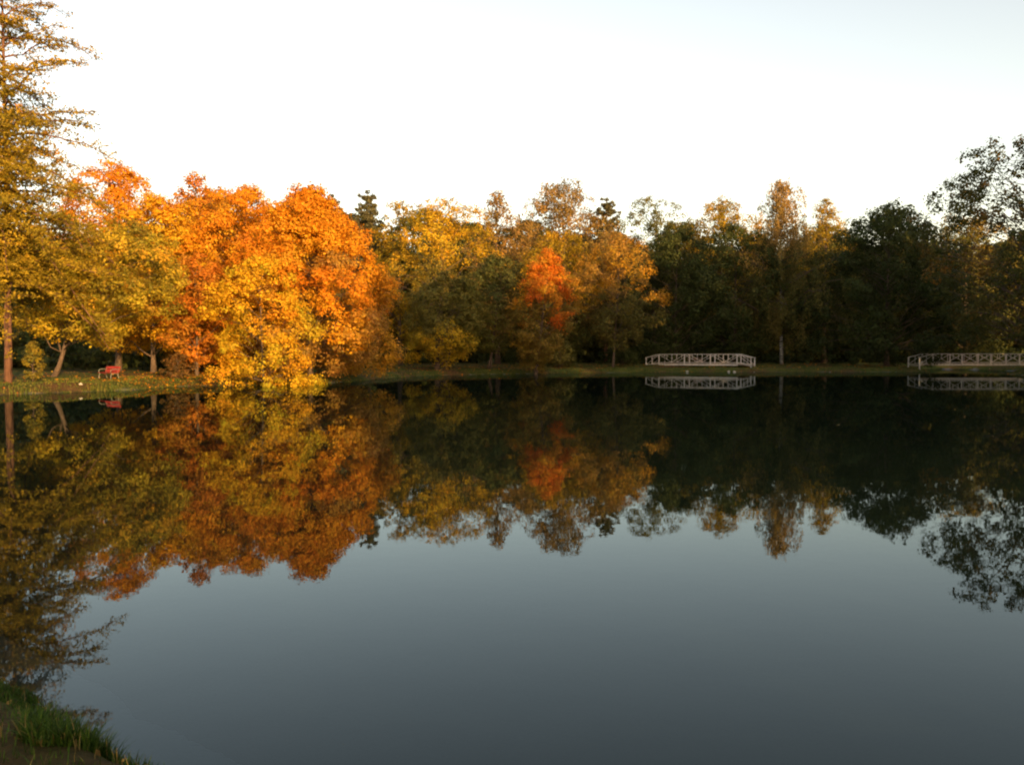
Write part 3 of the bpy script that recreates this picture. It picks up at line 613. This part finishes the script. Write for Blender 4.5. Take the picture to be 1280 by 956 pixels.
# short grass on the near bank
P = np.stack([rng.uniform(-6.5, -.6, 44000), rng.uniform(2.6, 8.0, 44000)], 1); z, s = height(P[:, 0], P[:, 1])
pat = np.sin(P[:, 0] * 2.1 + 1) * np.sin(P[:, 1] * 1.7) + .5 * np.sin(P[:, 0] * 5 + P[:, 1] * 4); bare = (s > .3) & (pat + rng.normal(0, .5, len(s)) > -.35)
ok = (s > .02) & (s < 3) & ~bare
tag(link('bank_grass', blades('bank_grass', np.stack([P[ok, 0], P[ok, 1], z[ok] - .01], 1), .075, .006, grass_cols(rng, ok.sum(), .35), rng), GRASS), 'short rough grass on the near bank at bottom left', 'grass', kind='stuff')
def tuft(px, py, rad, n, h, label, seed):
    rng = np.random.default_rng(seed); Yt = 4.4
    for _ in range(6):
        q = at(px, py, Yt); Yt += (q[2] - gz(q[0], Yt)) * 1.6
    x, y, _ = at(px, py, Yt); o = empty('grass_tuft', (x, y, gz(x, y)), label, 'grass tuft')
    r = rad * np.sqrt(rng.uniform(0, 1, n)); th = rng.uniform(0, 6.28, n); pts = np.stack([r * np.cos(th), r * np.sin(th), np.zeros(n)], 1)
    pts[:, 2] = height(pts[:, 0] + x, pts[:, 1] + y)[0] - gz(x, y) - .02
    link('blades', blades('blades', pts, h, .008, grass_cols(rng, n, .12), rng, .7, 4), GRASS, o)
tuft(88, 945, .2, 2200, .135, 'thick green grass tuft hanging over the water at bottom left', 92)
tuft(8, 872, .2, 700, .08, 'lower green grass tuft at the left edge above the thick one', 93)
tuft(165, 966, .1, 220, .09, 'small grass tuft at the bottom edge by the waterline', 94)
# grass on the banks across the water
P = np.concatenate([np.stack([rng.uniform(-34, -8, 42000), rng.uniform(40, 64, 42000)], 1), np.stack([rng.uniform(-14, 66, 60000), rng.uniform(64, 118, 60000)], 1)])
z, s = height(P[:, 0], P[:, 1]); ok = (s > .05) & (s < 5.5) & (rng.uniform(0, 1, len(s)) > s / 7)
pal = [((.10, .115, .02), 4), ((.07, .095, .016), 3), ((.17, .13, .03), 2)]
tag(link('shore_grass', blades('shore_grass', np.stack([P[ok, 0], P[ok, 1], z[ok] - .01], 1), .13 + .26 * ((s[ok] < .9) & (np.sin(P[ok, 0] * 1.9) + np.sin(P[ok, 0] * .73 + 1) > .5)) * rng.uniform(.3, 1, ok.sum()), .05, pal_pick(rng, pal, ok.sum()), rng, .5, 2), GRASS), 'mown grass along the banks across the pond', 'grass', kind='stuff')
# fallen leaves on banks
def litter(name, P, L, pal, label, rng, zoff=.02):
    z, s = height(P[:, 0], P[:, 1]); ok = (s > .02) & (s < 14); C = np.stack([P[ok, 0], P[ok, 1], z[ok] + zoff], 1)
    N = unit(UP + rng.normal(0, .35, C.shape)); tag(link(name, leaves_mesh(name, C, N, L, pal_pick(rng, pal, len(C)) * rng.uniform(.6, 1.2, (len(C), 1)), rng, .7), LEAF), label, 'leaves', kind='stuff')
P = np.concatenate([np.stack([rng.normal(-18, 3.5, 5500), rng.uniform(50, 66, 5500)], 1), np.stack([rng.uniform(-33, -10, 900), rng.uniform(42, 62, 900)], 1)])
litter('fallen_leaves', P, .13, ORANGE + [((.35, .12, .03), 4)], 'orange fallen leaves littering the left bank', rng, .06)
P = np.stack([rng.uniform(-12, 64, 16000), rng.uniform(68, 116, 16000)], 1)
litter('leaf_litter', P, .16, BROWN + RUST, 'brown fallen leaves littering the far bank', rng, .05)
P = np.stack([rng.uniform(-5, 0, 900), rng.uniform(2.5, 7, 900)], 1)
litter('dry_leaves', P, .035, BROWN, 'dry brown leaves on the near bank at bottom left', rng, .02)
# leaves afloat
P = np.stack([rng.normal(-6, 14, 130), rng.uniform(24, 92, 130)], 1)
s = sdist(P[:, 0], P[:, 1]); P = P[s < -.2]; C = np.stack([P[:, 0], P[:, 1], np.full(len(P), .006)], 1)
Ls = np.where(P[:, 1] < 8, .045, .10); N = unit(UP + rng.normal(0, .03, C.shape))
me = leaves_mesh('floating_leaves', C, N, Ls, pal_pick(rng, BROWN + OLIVE, len(C)), rng, .7)
tag(link('floating_leaves', me, LEAF), 'brown leaves afloat on the pond surface', 'leaves', kind='stuff')
# pale stones at the water's edge
def stone(px, m, r, label, seed):
    rng = np.random.default_rng(seed); Y = wy(m); x = at(px, m, Y)[0]
    for _ in range(30):
        if sdist(np.array([x]), np.array([Y]))[0] > .12: break
        Y += .12; x = at(px, m, Y)[0]
    b = MB(); nu, nv = 9, 6; V = []
    ph = rng.uniform(0, 6, 3)
    for j in range(nv + 1):
        for i in range(nu):
            a, e = 6.283 * i / nu, math.pi * (j / nv - .5); k = r * (1 + .18 * math.sin(2 * a + ph[0]) + .12 * math.sin(3 * e + ph[1] + a))
            V.append((k * math.cos(e) * math.cos(a), k * .75 * math.cos(e) * math.sin(a), k * .62 * math.sin(e)))
    b.add(V, [(j * nu + i, j * nu + (i + 1) % nu, (j + 1) * nu + (i + 1) % nu, (j + 1) * nu + i) for j in range(nv) for i in range(nu)])
    o = b.build('shore_stone', STONE, None, 0, True); o.location = (x, Y, gz(x, Y) + r * .3); tag(o, label, 'stone', 'pale stones at the waterline')
for i, (px, m, r, lab) in enumerate([(859, 466, .17, 'pale stone at the waterline under the middle of the left footbridge'), (911, 466, .18, 'flat pale stone pair member at waterline under the footbridge right end'),
        (918, 466, .15, 'pale stone just right of the flat pale one below the footbridge'), (943, 466, .17, 'pale stone at waterline below the foot of the right ramp'),
        (1037, 466, .16, 'lone pale stone at the waterline midway between the two footbridges'), (1120, 466, .15, 'pale stone at the waterline left of the right footbridge'),
        (101, 489, .11, 'small pale stone on the left bank just left of the bench')]): stone(px, m, r, lab, 200 + i)
